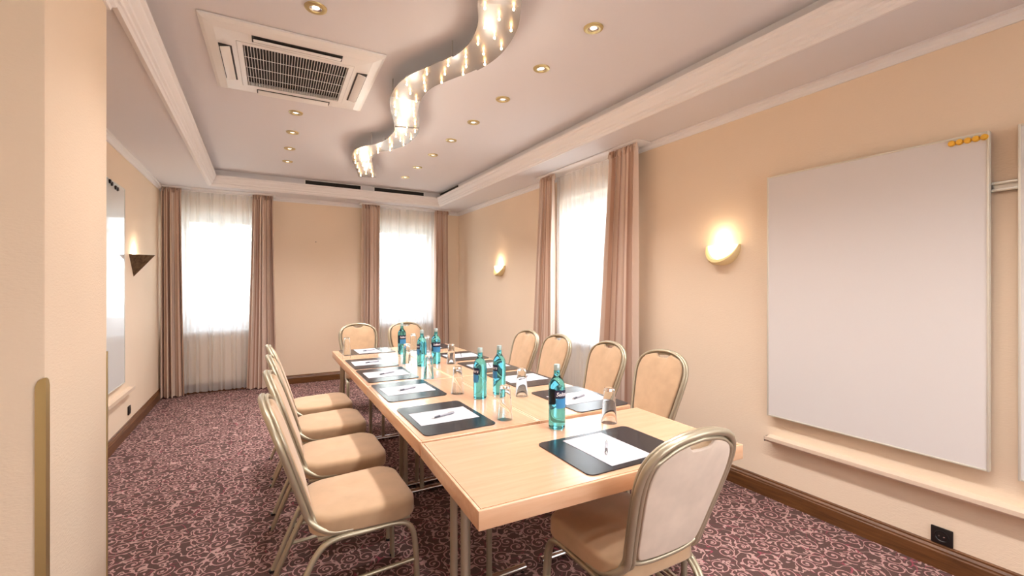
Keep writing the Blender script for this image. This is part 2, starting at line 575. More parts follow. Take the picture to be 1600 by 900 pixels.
# baseboards with a moulded top edge
bp = [(0.0, 0.0), (0.020, 0.0), (0.020, 0.082), (0.016, 0.088), (0.016, 0.096), (0.008, 0.106), (0.008, 0.114), (0.0, 0.120)]
def baseboard(name, p, q, nrm):
    bm = bmesh.new()
    A, B = ([bm.verts.new((e[0] + nrm[0] * d, e[1] + nrm[1] * d, z)) for d, z in bp] for e in (p, q))
    n = len(bp)
    for k in range(n): bm.faces.new((A[k], B[k], B[(k + 1) % n], A[(k + 1) % n]))
    bm.faces.new(A); bm.faces.new(list(reversed(B)))
    bmesh.ops.recalc_face_normals(bm, faces=bm.faces)
    return struct(obj(name, bm, None, 'base_wood'))
baseboard('baseboard_right', (XR, YF), (XR, YB), (-1, 0))
baseboard('baseboard_back', (XL, YB), (XR, YB), (0, -1))
baseboard('baseboard_left', (XL, PY1), (XL, YB), (1, 0))

# windows: outer frame, two sashes with panes, board sill
def window(n, wall_name):
    a0, a1, z0, z1 = WIN[n]
    root = bpy.data.objects.new('window_%d' % n, None); C.objects.link(root); root['kind'] = 'structure'
    back = wall_name == 'back'
    def b(nm, u0, u1, w0, w1, d0, d1, mt, par, bev=0.0):   # u along the wall, d depth from the room face outward
        if back: return box(nm, (u0, YB + d0, w0), (u1, YB + d1, w1), mt, par, bev)
        if wall_name == 'front': return box(nm, (u0, YF - d1, w0), (u1, YF - d0, w1), mt, par, bev)
        return box(nm, (XR + d0, u0, w0), (XR + d1, u1, w1), mt, par, bev)
    f = 0.06
    b('window_frame', a0, a0 + f, z0, z1, 0.16, 0.24, 'frame_white', root)
    b('window_frame', a1 - f, a1, z0, z1, 0.16, 0.24, 'frame_white', root)
    b('window_frame', a0 + f, a1 - f, z1 - f, z1, 0.16, 0.24, 'frame_white', root)
    b('window_frame', a0 + f, a1 - f, z0, z0 + 0.15, 0.16, 0.24, 'frame_white', root)
    b('window_sill', a0 - 0.03, a1 + 0.03, z0 - 0.03, z0 + 0.005, -0.05, 0.16, 'frame_white', root, 0.006)
    mid = (a0 + a1) / 2
    for (u0, u1) in ((a0 + f, mid), (mid, a1 - f)):
        s = 0.055
        zz0, zz1 = z0 + 0.15, z1 - f
        sash = b('sash', u0, u0 + s, zz0, zz1, 0.14, 0.20, 'frame_white', root)
        b('stile', u1 - s, u1, zz0, zz1, 0.14, 0.20, 'frame_white', sash)
        b('rail', u0 + s, u1 - s, zz1 - s, zz1, 0.14, 0.20, 'frame_white', sash)
        b('rail', u0 + s, u1 - s, zz0, zz0 + s, 0.14, 0.20, 'frame_white', sash)
        b('pane', u0 + s, u1 - s, zz0 + s, zz1 - s, 0.165, 0.172, 'pane', sash)
    b('handle', mid - 0.012, mid + 0.012, 1.50, 1.62, 0.11, 0.14, 'white', root, 0.004)
window(1, 'back'); window(2, 'back'); window(3, 'right'); window(4, 'right'); window(5, 'front')

# ------------------------------------------------------------------ curtains
def cloth(name, u0t, u1t, u0b, u1b, z0, z1, place, folds, amp, material, parent, seed, cols=96, rows=14, ripple=0.0, thick=0.0):
    """hanging cloth; place(u, depth, z) -> world. gathers evenly at the top, loosens towards the hem"""
    rnd = random.Random(seed)
    ph = [rnd.uniform(0, 2 * PI) for _ in range(5)]
    bm = bmesh.new(); uvl = bm.loops.layers.uv.new('UVMap')
    grid = []
    for j in range(rows + 1):
        v = j / rows
        z = z1 + (z0 - z1) * v
        row = []
        for i in range(cols + 1):
            s = i / cols
            w = s + (0.25 / folds) * math.sin(2 * PI * s * folds * 0.5 + ph[0]) * math.sin(PI * s) + 0.012 * math.sin(2 * PI * s * 3 + ph[1] + v) * v
            a = u0t + (u0b - u0t) * v ** 1.3; b_ = u1t + (u1b - u1t) * v ** 1.3
            loosen = 0.55 + 0.45 * min(1, v * 3)
            d = amp * loosen * (math.sin(2 * PI * folds * w + ph[2]) + 0.35 * math.sin(2 * PI * folds * 2.3 * w + ph[3]) * (1 - 0.6 * v) + 0.25 * math.sin(2 * PI * folds * 0.37 * w + ph[4]))
            uu = a + (b_ - a) * s + 0.35 * amp * math.sin(4 * PI * folds * w + 2 * ph[2]) * math.sin(PI * s)
            zz = z + (0.006 * math.sin(2 * PI * folds * w + ph[1]) if j == rows else 0)
            row.append(bm.verts.new(place(uu, d, zz)))
        grid.append(row)
    for j in range(rows):
        for i in range(cols):
            fc = bm.faces.new((grid[j][i], grid[j][i + 1], grid[j + 1][i + 1], grid[j + 1][i]))
            fc.smooth = True
            for lp, (a, b_) in zip(fc.loops, ((i, j), (i + 1, j), (i + 1, j + 1), (i, j + 1))):
                lp[uvl].uv = (a / cols, 1 - b_ / rows)
    o = obj(name, bm, parent, material)
    return o

def back_place(off): return lambda u, d, z: (u, YB - off + d, z)
def right_place(off): return lambda u, d, z: (XR - off + d, u, z)
def drape(label, place, args, folds, seed):
    t = thing('curtain', label, 'curtain', group='striped drapes')
    o = cloth('drape_cloth', *args, 0.015, 2.575, place, folds * 0.8, 0.040, 'drape', t, seed, 110, 18)
    # pencil-pleat heading
    cloth('heading', args[0], args[1], args[0], args[1], 2.545, 2.605, lambda u, d, z: place(u, d - 0.001, z), folds * 2, 0.020, 'drape', t, seed + 50, 90, 2)
    return t
bk = back_place(0.145)
drape('striped beige drape in the left corner by the brown wall lamp', bk, (-1.065, -0.865, -1.065, -0.83), 5, 1)
drape('striped beige drape right of the far left window, behind the left chairs', bk, (-0.10, 0.14, -0.17, 0.19), 6, 2)
drape('striped beige drape left of the window at the far end of the table', bk, (1.305, 1.575, 1.29, 1.57), 6, 3)
drape('striped beige drape right of the far end window, near the room corner', bk, (2.44, 2.67, 2.42, 2.70), 5, 4)
rp = right_place(0.155)
drape('narrow striped drape on the far side of the right wall window', rp, (3.93, 4.20, 3.93, 4.40), 5, 5)
drape('wide striped drape on the near side of the right wall window', rp, (2.72, 3.08, 2.72, 3.30), 6, 6)
def sheer(label, place, args, folds, seed):
    o = cloth('net_curtain', *args, 0.03, 2.585, place, folds, 0.016, 'sheer', None, seed, 150, 8)
    return tag(o, label, 'net curtain', 'sheer white net curtains')
sheer('sheer white net curtain over the far left window', back_place(0.085), (-0.90, -0.06, -0.90, -0.06), 13, 11)
sheer('sheer white net curtain over the window behind the far end chairs', back_place(0.085), (1.52, 2.50, 1.52, 2.50), 14, 12)
sheer('sheer white net curtain over the right wall window', right_place(0.07), (3.02, 4.00, 3.02, 4.00), 14, 13)
# curtain tracks under the soffit
def track(label, lo, hi, end):
    t = thing('curtain_track', label, 'curtain track', group='white curtain tracks')
    box('track_board', lo, hi, 'plaster', t, 0.004)
    return t
track('white curtain track above the far left window', (XL + 0.02, YB - 0.20, HS - 0.017), (0.17, YB - 0.046, HS), 0)
track('white curtain track above the window at the end of the table', (1.27, YB - 0.20, HS - 0.017), (2.70, YB - 0.046, HS), 0)
track('white curtain track above the right wall window', (XR - 0.20, 2.68, HS - 0.013), (XR - 0.046, 4.24, HS), 0)

# ------------------------------------------------------------------ outside
struct(box('ground_outside', (-30, -30, -0.6), (60, 60, -0.5), 'lawn'))
def tree(x, y, h, rad, label, seed):
    rnd = random.Random(seed)
    t = thing('tree', label, 'tree', (x, y, -0.5), group='trees outside the windows')
    tube('trunk', spline([(0, 0, 0), (0.08, 0.04, h * 0.3), (-0.05, 0.1, h * 0.6), (0.05, 0, h * 0.9)], 4), [0.16 - 0.12 * i / 12 for i in range(13)], 'bark', t, 8)
    bm = bmesh.new()
    for k in range(700):
        a, b_ = rnd.uniform(0, 2 * PI), math.acos(rnd.uniform(-1, 1))
        rr = rad * rnd.uniform(0.35, 1.0) * (0.8 + 0.25 * math.sin(3 * a + 2 * b_))
        c = Vector((rr * math.sin(b_) * math.cos(a), rr * math.sin(b_) * math.sin(a), h * 0.66 + rr * 0.95 * math.cos(b_)))
        q = Matrix.Rotation(rnd.uniform(0, 6.28), 3, Vector((rnd.uniform(-1, 1), rnd.uniform(-1, 1), rnd.uniform(-1, 1))).normalized())
        s = rnd.uniform(0.10, 0.2)
        vs = [bm.verts.new(c + q @ Vector(p) * s) for p in ((-1, 0, 0), (0, -0.5, 0.12), (1, 0, 0), (0, 0.5, 0.12))]
        bm.faces.new(vs)
    f = obj('foliage', bm, t, 'leaf'); f['kind'] = 'stuff'
    return t
tree(-2.4, 13.5, 4.0, 1.9, 'leafy tree outside the far left window', 1)
tree(-0.3, 16.5, 4.4, 2.0, 'pale leafy tree further off outside the far left window', 2)
tree(4.2, 13.0, 4.2, 2.2, 'leafy tree outside the window at the end of the table', 3)

# ------------------------------------------------------------------ ceiling things
# air-conditioning cassette
ac = thing('air_conditioner', 'white ceiling cassette air conditioner with dark slatted grille', 'air conditioner', (0.20, 3.20, HC - 0.002), R(-1.5))
bm = bmesh.new()
W_, G_ = 0.475, 0.285
outer = [(-W_, -W_), (W_, -W_), (W_, W_), (-W_, W_)]
def ring_faces(bm, prof):
    rings = [[bm.verts.new((sx * w, sy * w, z)) for sx, sy in ((-1, -1), (1, -1), (1, 1), (-1, 1))] for w, z in prof]
    for A, B in zip(rings, rings[1:]):
        for k in range(4): bm.faces.new((A[k], A[(k + 1) % 4], B[(k + 1) % 4], B[k]))
ring_faces(bm, [(0.475, 0.0), (0.475, -0.010), (0.455, -0.022), (0.41, -0.034), (0.315, -0.038), (0.315, -0.030)])
bmesh.ops.recalc_face_normals(bm, faces=bm.faces)
obj('panel', bm, ac, 'white')
bm = bmesh.new()
ring_faces(bm, [(0.313, -0.030), (0.313, -0.040), (0.285, -0.042), (0.285, -0.020)])
bmesh.ops.recalc_face_normals(bm, faces=bm.faces)
gr = obj('grille', bm, ac, 'white')
box('filter', (-0.285, -0.285, -0.016), (0.285, 0.285, -0.010), 'dark_gap', gr)
sl = None
for k in range(37):
    x = -0.277 + k * 0.554 / 36
    if sl is None:
        sl = box('slat', (-0.0013, -0.283, -0.040), (0.0013, 0.283, -0.035), 'white', gr); o = sl
    else:
        o = sl.copy(); C.objects.link(o); o.parent = gr
    o.location = (x, 0, 0)
for y in (-0.14, 0.0, 0.14):
    box('crossbar', (-0.283, y - 0.0015, -0.0415), (0.283, y + 0.0015, -0.0395), 'white', gr)
for k in range(4):
    lv = bpy.data.objects.new('air_outlet', None); C.objects.link(lv); lv.parent = ac; lv.rotation_euler = (0, 0, k * PI / 2)
    box('slot', (-0.235, 0.340, -0.0395), (0.235, 0.405, -0.034), 'duct', lv)
    fl = box('flap', (-0.228, -0.025, -0.003), (0.228, 0.025, 0.003), 'white', lv, 0.002)
    fl.location = (0, 0.374, -0.046); fl.rotation_euler = (R(-14), 0, 0)

# recessed downlights
def downlight():
    t = thing('downlight', '', 'downlight', group='recessed ceiling downlights')
    lathe('ring', [(0.030, -0.001), (0.030, -0.008), (0.040, -0.010), (0.052, -0.006), (0.054, 0.0)], 'brass', t, 24)
    lathe('reflector', [(0.030, -0.004), (0.024, -0.0015), (0.018, -0.001)], 'chrome', t, 20)
    lathe('lamp', [(0.0, -0.006), (0.012, -0.005), (0.019, -0.001)], 'spot_bulb', t, 16)
    return t
DL = []
ords = ['nearest', 'second', 'third', 'fourth', 'fifth', 'sixth', 'seventh', 'farthest']
Ls = [(0.24, 2.43), (0.245, 3.99), (0.25, 4.52), (0.255, 5.07), (0.26, 5.61)]
Rs = [(1.575, 1.874), (1.577, 2.39), (1.585, 2.93), (1.59, 3.47), (1.60, 4.01), (1.61, 4.56), (1.62, 5.13), (1.63, 5.68)]
Llab = ['brass ringed downlight in front of the air conditioner, nearest on the left', 'brass downlight just behind the air conditioner', 'second brass downlight behind the air conditioner', 'third brass downlight behind the air conditioner', 'farthest brass downlight in the left row']
d0 = downlight(); first = True
def add_spot(x, y, power):
    d = bpy.data.lights.new('downlight_beam', 'SPOT')
    d.energy = power; d.spot_size = R(125); d.spot_blend = 0.9; d.shadow_soft_size = 0.10; d.color = (1.0, 0.97, 0.96)
    o = bpy.data.objects.new('downlight_beam', d); C.objects.link(o); o.location = (x, y, HC - 0.02)
DLW = 21
for i, (x, y) in enumerate(Ls + Rs):
    o = d0 if first else copy_tree(d0); first = False
    o.location = (x, y, HC)
    o['label'] = Llab[i] if i < 5 else '%s brass ringed downlight in the row right of the ribbon lamp' % ords[i - 5]
    add_spot(x, y, DLW)
for (x, y) in ((1.57, 1.30), (1.57, 0.75), (1.57, 0.20), (1.57, -0.35), (1.57, -0.9)):   # the rows go on behind the camera
    add_spot(x, y, DLW)

# black linear air slots in the back of the coffer
def slot(label, lo, hi, n):
    t = thing('air_slot', label, 'air vent', group='black linear air slots')
    box('slot_body', lo, hi, 'dark_gap', t)
    return t
yS = CY1
for (x0, x1, lb) in ((0.51, 1.215, 'long black air slot left in the back of the ceiling recess'), (1.405, 2.13, 'long black air slot right in the back of the ceiling recess')):
    t = slot(lb, (x0, yS - 0.010, HS + 0.108), (x1, yS, HC - 0.012), 3)
    box('frame', (x0 - 0.012, yS - 0.012, HC - 0.012), (x1 + 0.012, yS, HC - 0.002), 'white', t)
    box('frame', (x0 - 0.012, yS - 0.012, HS + 0.1065), (x0, yS, HC - 0.012), 'white', t)
    box('frame', (x1, yS - 0.012, HS + 0.1065), (x1 + 0.012, yS, HC - 0.012), 'white', t)
t = slot('short black air slot round the corner on the right of the ceiling recess', (CX1 - 0.010, 5.72, HS + 0.108), (CX1, 6.40, HC - 0.012), 3)
box('frame', (CX1 - 0.012, 5.708, HC - 0.012), (CX1, 6.412, HC - 0.002), 'white', t)

# wavy ribbon lamp
cl = [(0.99, 0.55), (0.93, 0.85), (0.84, 1.15), (0.815, 1.40), (0.86, 1.60), (0.945, 1.78), (1.03, 1.96), (1.07, 2.18), (1.04, 2.38), (0.96, 2.56), (0.875, 2.75), (0.857, 2.96), (0.92, 3.23), (1.02, 3.51), (1.075, 3.75), (1.05, 4.04), (0.93, 4.25), (0.875, 4.45), (0.90, 4.72), (0.98, 5.0), (1.10, 5.42)]
path = [Vector((p.x, p.y, 0)) for p in spline([(a, b_, 0) for a, b_ in cl], 8)]
rib = thing('ribbon_lamp', 'wavy silver metal ribbon ceiling lamp studded with small lit bulbs', 'ceiling lamp', (0, 0, 0))
ZR = 2.685
L = [0.0]
for a, b_ in zip(path, path[1:]): L.append(L[-1] + (b_ - a).length)
def at_len(s):
    for i in range(len(L) - 1):
        if L[i + 1] >= s:
            f = (s - L[i]) / max(1e-9, L[i + 1] - L[i])
            p = path[i].lerp(path[i + 1], f)
            return p, (path[i + 1] - path[i]).normalized()
    return path[-1], (path[-1] - path[-2]).normalized()
TOT = L[-1]
NP = 8
HW = 0.100
tilts = [0.02, -0.03, 0.025, -0.06, 0.05, -0.03, 0.03, -0.02]
def rib_z(s):
    k = min(NP - 1, int(s / TOT * NP)); u_ = s / TOT * NP - k
    return ZR + (u_ - 0.5) * tilts[k] * 0.5 + 0.008 * math.sin(PI * u_)
for k in range(NP):
    bm = bmesh.new()
    n = 16
    rows = []
    for i in range(n + 1):
        s = (k + i / n * 0.999) / NP * TOT
        p, d = at_len(s)
        nr = Vector((d.y, -d.x, 0))
        z = rib_z(min(s, (k + 0.999) / NP * TOT))
        rows.append([bm.verts.new((p + nr * w * HW) + Vector((0, 0, z + dz))) for dz in (0, 0.003) for w in (-1, -0.5, 0, 0.5, 1)])
    for A, B in zip(rows, rows[1:]):
        for q in range(4):
            bm.faces.new((A[q], A[q + 1], B[q + 1], B[q])); bm.faces.new((A[5 + q + 1], A[5 + q], B[5 + q], B[5 + q + 1]))
        bm.faces.new((A[0], B[0], B[5], A[5])); bm.faces.new((B[4], A[4], A[9], B[9]))
    bm.faces.new(rows[0][:5] + list(reversed(rows[0][5:]))); bm.faces.new(list(reversed(rows[-1][:5])) + rows[-1][5:])
    bmesh.ops.recalc_face_normals(bm, faces=bm.faces)
    smooth_by_angle(obj('ribbon_panel', bm, rib, 'ribbon'), 30)
    # hanger rod with a small clip to the ceiling
    p, d = at_len((k + 0.02) / NP * TOT); nr = Vector((d.y, -d.x, 0))
    for sd in (-0.85, 0.85):
        q = p + nr * HW * sd
        tube('hanger', [(q.x, q.y, rib_z((k + 0.02) / NP * TOT)), (q.x, q.y, HC)], 0.004, 'alu', rib, 6)
bm = bmesh.new(); bm_lathe(bm, [(0.0, -0.023), (0.0040, -0.022), (0.0055, -0.019), (0.0055, -0.013), (0.002, -0.011), (0.002, 0.0)], 10)
bmesh.ops.recalc_face_normals(bm, faces=bm.faces)
bulb_me = None
step = 0.088
s = 0.05; row = 0
while s < TOT - 0.02:
    p, d = at_len(s); nr = Vector((d.y, -d.x, 0))
    for w in ((-0.66, 0.66) if row % 2 == 0 else (0.0,)):
        q = p + nr * HW * w
        if bulb_me is None:
            b = obj('bulb', bm, rib, 'bulb', True); bulb_me = b.data
        else:
            b = bpy.data.objects.new('bulb', bulb_me); C.objects.link(b); b.parent = rib
        b.location = (q.x, q.y, rib_z(s))
    s += step; row += 1
for k in range(14):
    p, d = at_len((k + 0.5) / 14 * TOT)
    ld = bpy.data.lights.new('ribbon_glow', 'POINT'); ld.energy = 0.3; ld.specular_factor = 0.0; ld.color = (1.0, 0.88, 0.74); ld.shadow_soft_size = 0.03
    lo = bpy.data.objects.new('ribbon_glow', ld); C.objects.link(lo); lo.parent = rib; lo.location = (p.x, p.y, ZR - 0.10)

# ------------------------------------------------------------------ wall things
# half-bowl sconces on the right wall
def sconce(y, z, label):
    t = thing('wall_sconce', label, 'wall lamp', (XR, y, z), group='half-bowl wall lamps')
    n = 24
    W2, Hh, D = 0.135, 0.145, 0.095
    # frosted glass: quarter ellipsoid bulging from the wall, open at the top
    bm = bmesh.new(); rings = []
    for j in range(9):
        ph = (PI / 2) * j / 8
        rings.append([bm.verts.new((-D * 0.92 * math.sin(PI * i / n) * math.cos(ph), W2 * 0.84 * math.cos(PI * i / n) * math.cos(ph), -Hh * 0.80 * math.sin(ph))) for i in range(n + 1)])
    for A, B in zip(rings, rings[1:]):
        for i in range(n): bm.faces.new((A[i], A[i + 1], B[i + 1], B[i]))
    bmesh.ops.remove_doubles(bm, verts=bm.verts, dist=1e-5)
    o = obj('glass_bowl', bm, t, 'sconce_glass', True)
    # ceramic crescent cradling it
    bm = bmesh.new(); rings = []
    for i in range(n + 1):
        a = PI * i / n          # 0..pi along the half ring (horn to horn)
        hx = math.cos(a); hz = -math.sin(a)
        w = 0.010 + 0.030 * math.sin(a)
        ro = 1.0
        yo, zo = W2 * hx, Hh * hz
        yi, zi = (W2 - w) * hx, (Hh - w) * hz
        dep = -0.02 - 0.072 * math.sin(a)
        rings.append([bm.verts.new(c) for c in ((0, yo, zo), (dep * 0.75, yo * 0.985, zo * 0.985), (dep, (yo + yi) / 2, (zo + zi) / 2), (dep * 0.85, yi, zi), (0, yi, zi))])
    for A, B in zip(rings, rings[1:]):
        for q in range(5): bm.faces.new((A[q], A[(q + 1) % 5], B[(q + 1) % 5], B[q]))
    bm.faces.new(rings[0]); bm.faces.new(list(reversed(rings[-1])))
    bmesh.ops.recalc_face_normals(bm, faces=bm.faces)
    smooth_by_angle(obj('crescent_rim', bm, t, 'ceramic'), 50)
    ld = bpy.data.lights.new('sconce_glow', 'POINT'); ld.energy = 0.35; ld.color = (1.0, 0.80, 0.55); ld.shadow_soft_size = 0.04
    lo = bpy.data.objects.new('sconce_glow', ld); C.objects.link(lo); lo.parent = t; lo.location = (-0.06, 0, 0.06)
sconce(2.03, 1.685, 'lit cream half-bowl wall lamp between whiteboard and right window')
sconce(5.46, 1.665, 'small lit half-bowl wall lamp near the far right corner')

# brown pyramid lamp on the left wall
t = thing('pyramid_sconce', 'dark brown pyramid shaped wall lamp on the left wall', 'wall lamp', (XL, 5.62, 1.69))
A_, B_, Cc, Tp = Vector((0, -0.19, 0)), Vector((0, 0.19, 0)), Vector((0, -0.01, -0.21)), Vector((0.165, 0.0, 0.005))
def sheet(nm, pts, th=0.004):
    bm = bmesh.new(); n_ = (pts[1] - pts[0]).cross(pts[2] - pts[0]).normalized()
    a = [bm.verts.new(p) for p in pts]; b = [bm.verts.new(p - n_ * th) for p in pts]
    bm.faces.new(a); bm.faces.new(list(reversed(b)))
    for i in range(len(a)): bm.faces.new((a[i], b[i], b[(i + 1) % len(a)], a[(i + 1) % len(a)]))
    bmesh.ops.recalc_face_normals(bm, faces=bm.faces)
    return obj(nm, bm, t, 'sconce_brown')
sheet('shade_panel', [A_, Cc, Tp]); sheet('shade_panel', [Tp, Cc, B_])
lathe('lamp', [(0.0, 0.0), (0.02, 0.005), (0.02, 0.03), (0.0, 0.04)], 'spot_bulb', t, 12).location = (0.05, 0, -0.06)
ld = bpy.data.lights.new('pyramid_glow', 'POINT'); ld.energy = 0.9; ld.color = (1, 0.85, 0.66); ld.shadow_soft_size = 0.03
lo = bpy.data.objects.new('pyramid_glow', ld); C.objects.link(lo); lo.parent = t; lo.location = (0.06, 0, 0.01)

# whiteboards
def whiteboard(label, xw, sgn, y0, y1, z0, z1, off, th, mt):
    """panel hung on the wall at xw facing sgn"""
    t = thing('whiteboard', label, 'whiteboard', (xw, (y0 + y1) / 2, z0))
    hy, h = (y1 - y0) / 2, z1 - z0
    def b(nm, d0, d1, a0, a1, w0, w1, mtt, bev=0.0):
        return box(nm, (min(sgn * d0, sgn * d1), a0, w0), (max(sgn * d0, sgn * d1), a1, w1), mtt, t, bev)
    f = 0.009
    b('panel', off, off + th - 0.003, -hy + f, hy - f, f, h - f, mt)
    b('frame_strip', off - 0.002, off + th, -hy, -hy + f, 0, h, 'board_frame', 0.002)
    b('frame_strip', off - 0.002, off + th, hy - f, hy, 0, h, 'board_frame', 0.002)
    b('frame_strip', off - 0.002, off + th, -hy + f, hy - f, 0, f, 'board_frame', 0.002)
    b('frame_strip', off - 0.002, off + th, -hy + f, hy - f, h - f, h, 'board_frame', 0.002)
    for yy in (-hy * 0.7, hy * 0.7):
        b('hanger', 0.019, off, yy - 0.03, yy + 0.03, h * 0.82, h * 0.86, 'alu')
    return t
whiteboard('large blank whiteboard on the right wall with yellow magnets in its corner', XR, -1, 0.672, 1.684, 0.549, 2.10, 0.022, 0.028, 'board')
whiteboard('second whiteboard cut off by the right edge of the picture', XR, -1, -0.43, 0.585, 0.546, 2.10, 0.022, 0.028, 'board')
whiteboard('glossy whiteboard on the left wall reflecting a window', XL, 1, 4.05, 5.17, 0.52, 2.26, 0.012, 0.016, 'board_gloss')
# rail the boards hang on
t = thing('board_rail', 'aluminium hanging rail on the wall between the right whiteboards', 'rail', (XR, 0.63, 1.845))
box('rail_lip', (-0.018, -1.0, 0.010), (0, 1.02, 0.022), 'alu', t, 0.002)
box('rail_back', (-0.006, -1.0, -0.012), (0, 1.02, 0.010), 'alu', t)
box('rail_lip', (-0.018, -1.0, -0.022), (0, 1.02, -0.010), 'alu', t, 0.002)
# pen ledges
t = thing('pen_ledge', 'cream pen ledge running along the right wall under the whiteboards', 'ledge', (XR, 0.6, 0.405))
bm = bmesh.new(); bm_prism(bm, [(0, -0.022), (0, 0.012), (-0.062, 0.006), (-0.066, 0.012), (-0.070, 0.010), (-0.070, -0.010), (-0.060, -0.022)][::-1], -1.1, 1.09)
for v in bm.verts: v.co = (v.co.x, v.co.z, v.co.y)
bmesh.ops.recalc_face_normals(bm, faces=bm.faces)
obj('ledge_profile', bm, t, 'ledge')
box('end_cap', (-0.069, 1.088, -0.021), (0, 1.092, 0.009), 'sconce_brown', t)
t = thing('pen_ledge', 'cream pen ledge under the glossy whiteboard on the left wall', 'ledge', (XL, 4.6, 0.43))
bm = bmesh.new(); bm_prism(bm, [(0, -0.018), (0.05, -0.018), (0.05, 0.012), (0.046, 0.012), (0.044, 0.0), (0, 0.006)], -0.7, 0.82)
for v in bm.verts: v.co = (v.co.x, v.co.z, v.co.y)
bmesh.ops.recalc_face_normals(bm, faces=bm.faces)
obj('ledge_profile', bm, t, 'ledge')
# magnets
def magnet(loc, sgn, r, h, mt, label, grp):
    t = thing('magnet', label, 'magnet', loc, group=grp)
    o = lathe('magnet_body', [(0, 0), (r, 0), (r, h * 0.55), (r * 0.86, h * 0.62), (r * 0.8, h), (0, h)], mt, t, 18)
    o.rotation_euler = (0, R(90) * sgn, 0)
    return t
pos = ['leftmost', 'second from left', 'middle', 'second from right', 'rightmost']
for k in range(5):
    magnet((XR - 0.0475, 0.797 - k * 0.0275, 2.074), -1, 0.0135, 0.012, 'magnet_gold', '%s of five round yellow magnets on the whiteboard corner' % pos[k], 'yellow magnets')
for k, (yy, zz) in enumerate(((4.70, 2.235), (4.755, 2.225), (4.86, 2.215), (4.92, 2.213))):
    magnet((XL + 0.0255, yy, zz), 1, 0.018, 0.012, 'black', ['nearest', 'second nearest', 'third', 'farthest'][k] + ' of the small black magnets on the left whiteboard', 'black magnets')
# sockets
def socket(loc, rz, label):
    t = thing('wall_socket', label, 'socket', loc, rz)
    bm = bmesh.new(); bm_box(bm, (-0.041, -0.010, -0.041), (0.041, 0.0, 0.041), 0.004)
    smooth_by_angle(obj('cover_plate', bm, t, 'black'), 35)
    o = lathe('socket_well', [(0.022, 0.0105), (0.024, 0.0125), (0.027, 0.0125), (0.028, 0.009), (0.0, 0.0095)], 'black', t, 24); o.rotation_euler = (R(90), 0, 0)
    for s_ in (-1, 1):
        o = lathe('contact', [(0.0, 0.0125), (0.003, 0.0122), (0.003, 0.009)], 'chrome', t, 8); o.rotation_euler = (R(90), 0, 0); o.location = (s_ * 0.0095, 0, 0)
    return t
socket((XR, 0.845, 0.162), R(-90), 'black wall socket low on the right wall below the ledge')
socket((XL, 5.42, 0.215), R(90), 'black wall socket low on the left wall')
# screw left in the back wall
o = lathe('wall_screw', [(0, -0.0), (0.006, 0.0), (0.006, 0.01), (0.0, 0.012)], 'black', None, 12); o.rotation_euler = (R(90), 0, 0); o.location = (0.69, YB, 2.02)
tag(o, 'small dark screw in the bare back wall between the windows', 'screw')

# ------------------------------------------------------------------ tables
TZ = 0.74
def table(label, w, d, loc, rz, legs_along):
    """w along local x (long side), d along local y"""
    t = thing('conference_table', label, 'table', (loc[0], loc[1], 0), rz, 'beech conference tables')
    e = 0.012
    box('tabletop', (-w / 2 + e, -d / 2 + e, TZ - 0.030), (w / 2 - e, d / 2 - e, TZ), 'beech', t)
    th = 0.060
    for s_ in (-1, 1):
        box('edge_band', (-w / 2, s_ * d / 2 - (e if s_ > 0 else 0), TZ - th), (w / 2, s_ * d / 2 + (e if s_ < 0 else 0), TZ - 0.0006), 'beech_edge', t, 0.003)
        box('edge_band', (s_ * w / 2 - (e if s_ > 0 else 0), -d / 2 + e, TZ - th), (s_ * w / 2 + (e if s_ < 0 else 0), d / 2 - e, TZ - 0.0006), 'beech_edge', t, 0.003)
    box('underside', (-w / 2 + e, -d / 2 + e, TZ - 0.052), (w / 2 - e, d / 2 - e, TZ - 0.031), 'beech_edge', t)
    for s_ in (-1, 1):
        lx = s_ * (w / 2 - 0.055)
        lf = bpy.data.objects.new('leg_frame', None); C.objects.link(lf); lf.parent = t; lf.location = (lx, 0, 0)
        for yy in (-0.055, 0.055):
            tube('column', [(0, yy, 0.03), (0, yy, TZ - 0.05)], 0.014, 'steel_tube', lf, 14)
        tube('foot', [(0, -0.25, 0.018), (0, 0.25, 0.018)], 0.018, 'chrome', lf, 14)
        box('bracket', (-0.03, -0.15, TZ - 0.062), (0.03, 0.15, TZ - 0.052), 'steel_tube', lf)
        tube('hinge_rod', [(-s_ * 0.0, -0.055, TZ - 0.085), (-s_ * 0.0, 0.055, TZ - 0.085)], 0.005, 'chrome', lf, 8)
        for yy in (-0.23, 0.23):
            lathe('foot_pad', [(0.0, 0.0), (0.014, 0.0), (0.014, 0.008), (0.0, 0.008)], 'black', lf, 12).location = (0, yy, 0)
    return t
RT = R(-0.75)
UL, UD = 1.15, 0.594
def along(u, v):   # point in the long block: u across from its left edge, v along
    c_, s_ = math.cos(RT), math.sin(RT)
    return (0.578 + u * c_ - v * s_, 1.805 + u * s_ + v * c_)
table('beech table set crosswise at the near end, closest to the camera', 1.185, 0.622, ((0.55 + 1.733 + 0.028) / 2, (1.17 + 1.111 + 0.622) / 2), R(-2.4), 'y')
p = along(UD / 2, UL / 2); table('near beech table in the left row, under the nearest left place mats', UL, UD, p, RT + PI / 2, 'x')
p = along(UD * 1.5 + 0.002, UL / 2); table('near beech table in the right row, under the nearest right place mats', UL, UD, p, RT + PI / 2, 'x')
p = along(UD / 2, UL * 1.5 + 0.003); table('far beech table in the left row, beside the two farther left chairs', UL, UD, p, RT + PI / 2, 'x')
p = along(UD * 1.5 + 0.002, UL * 1.5 + 0.003); table('far beech table in the right row, beside the two farther right chairs', UL, UD, p, RT + PI / 2, 'x')
p = along(UD, UL * 2 + 0.006 + 0.292); table('beech table set crosswise at the far end by the window', 1.19, 0.58, p, RT, 'y')

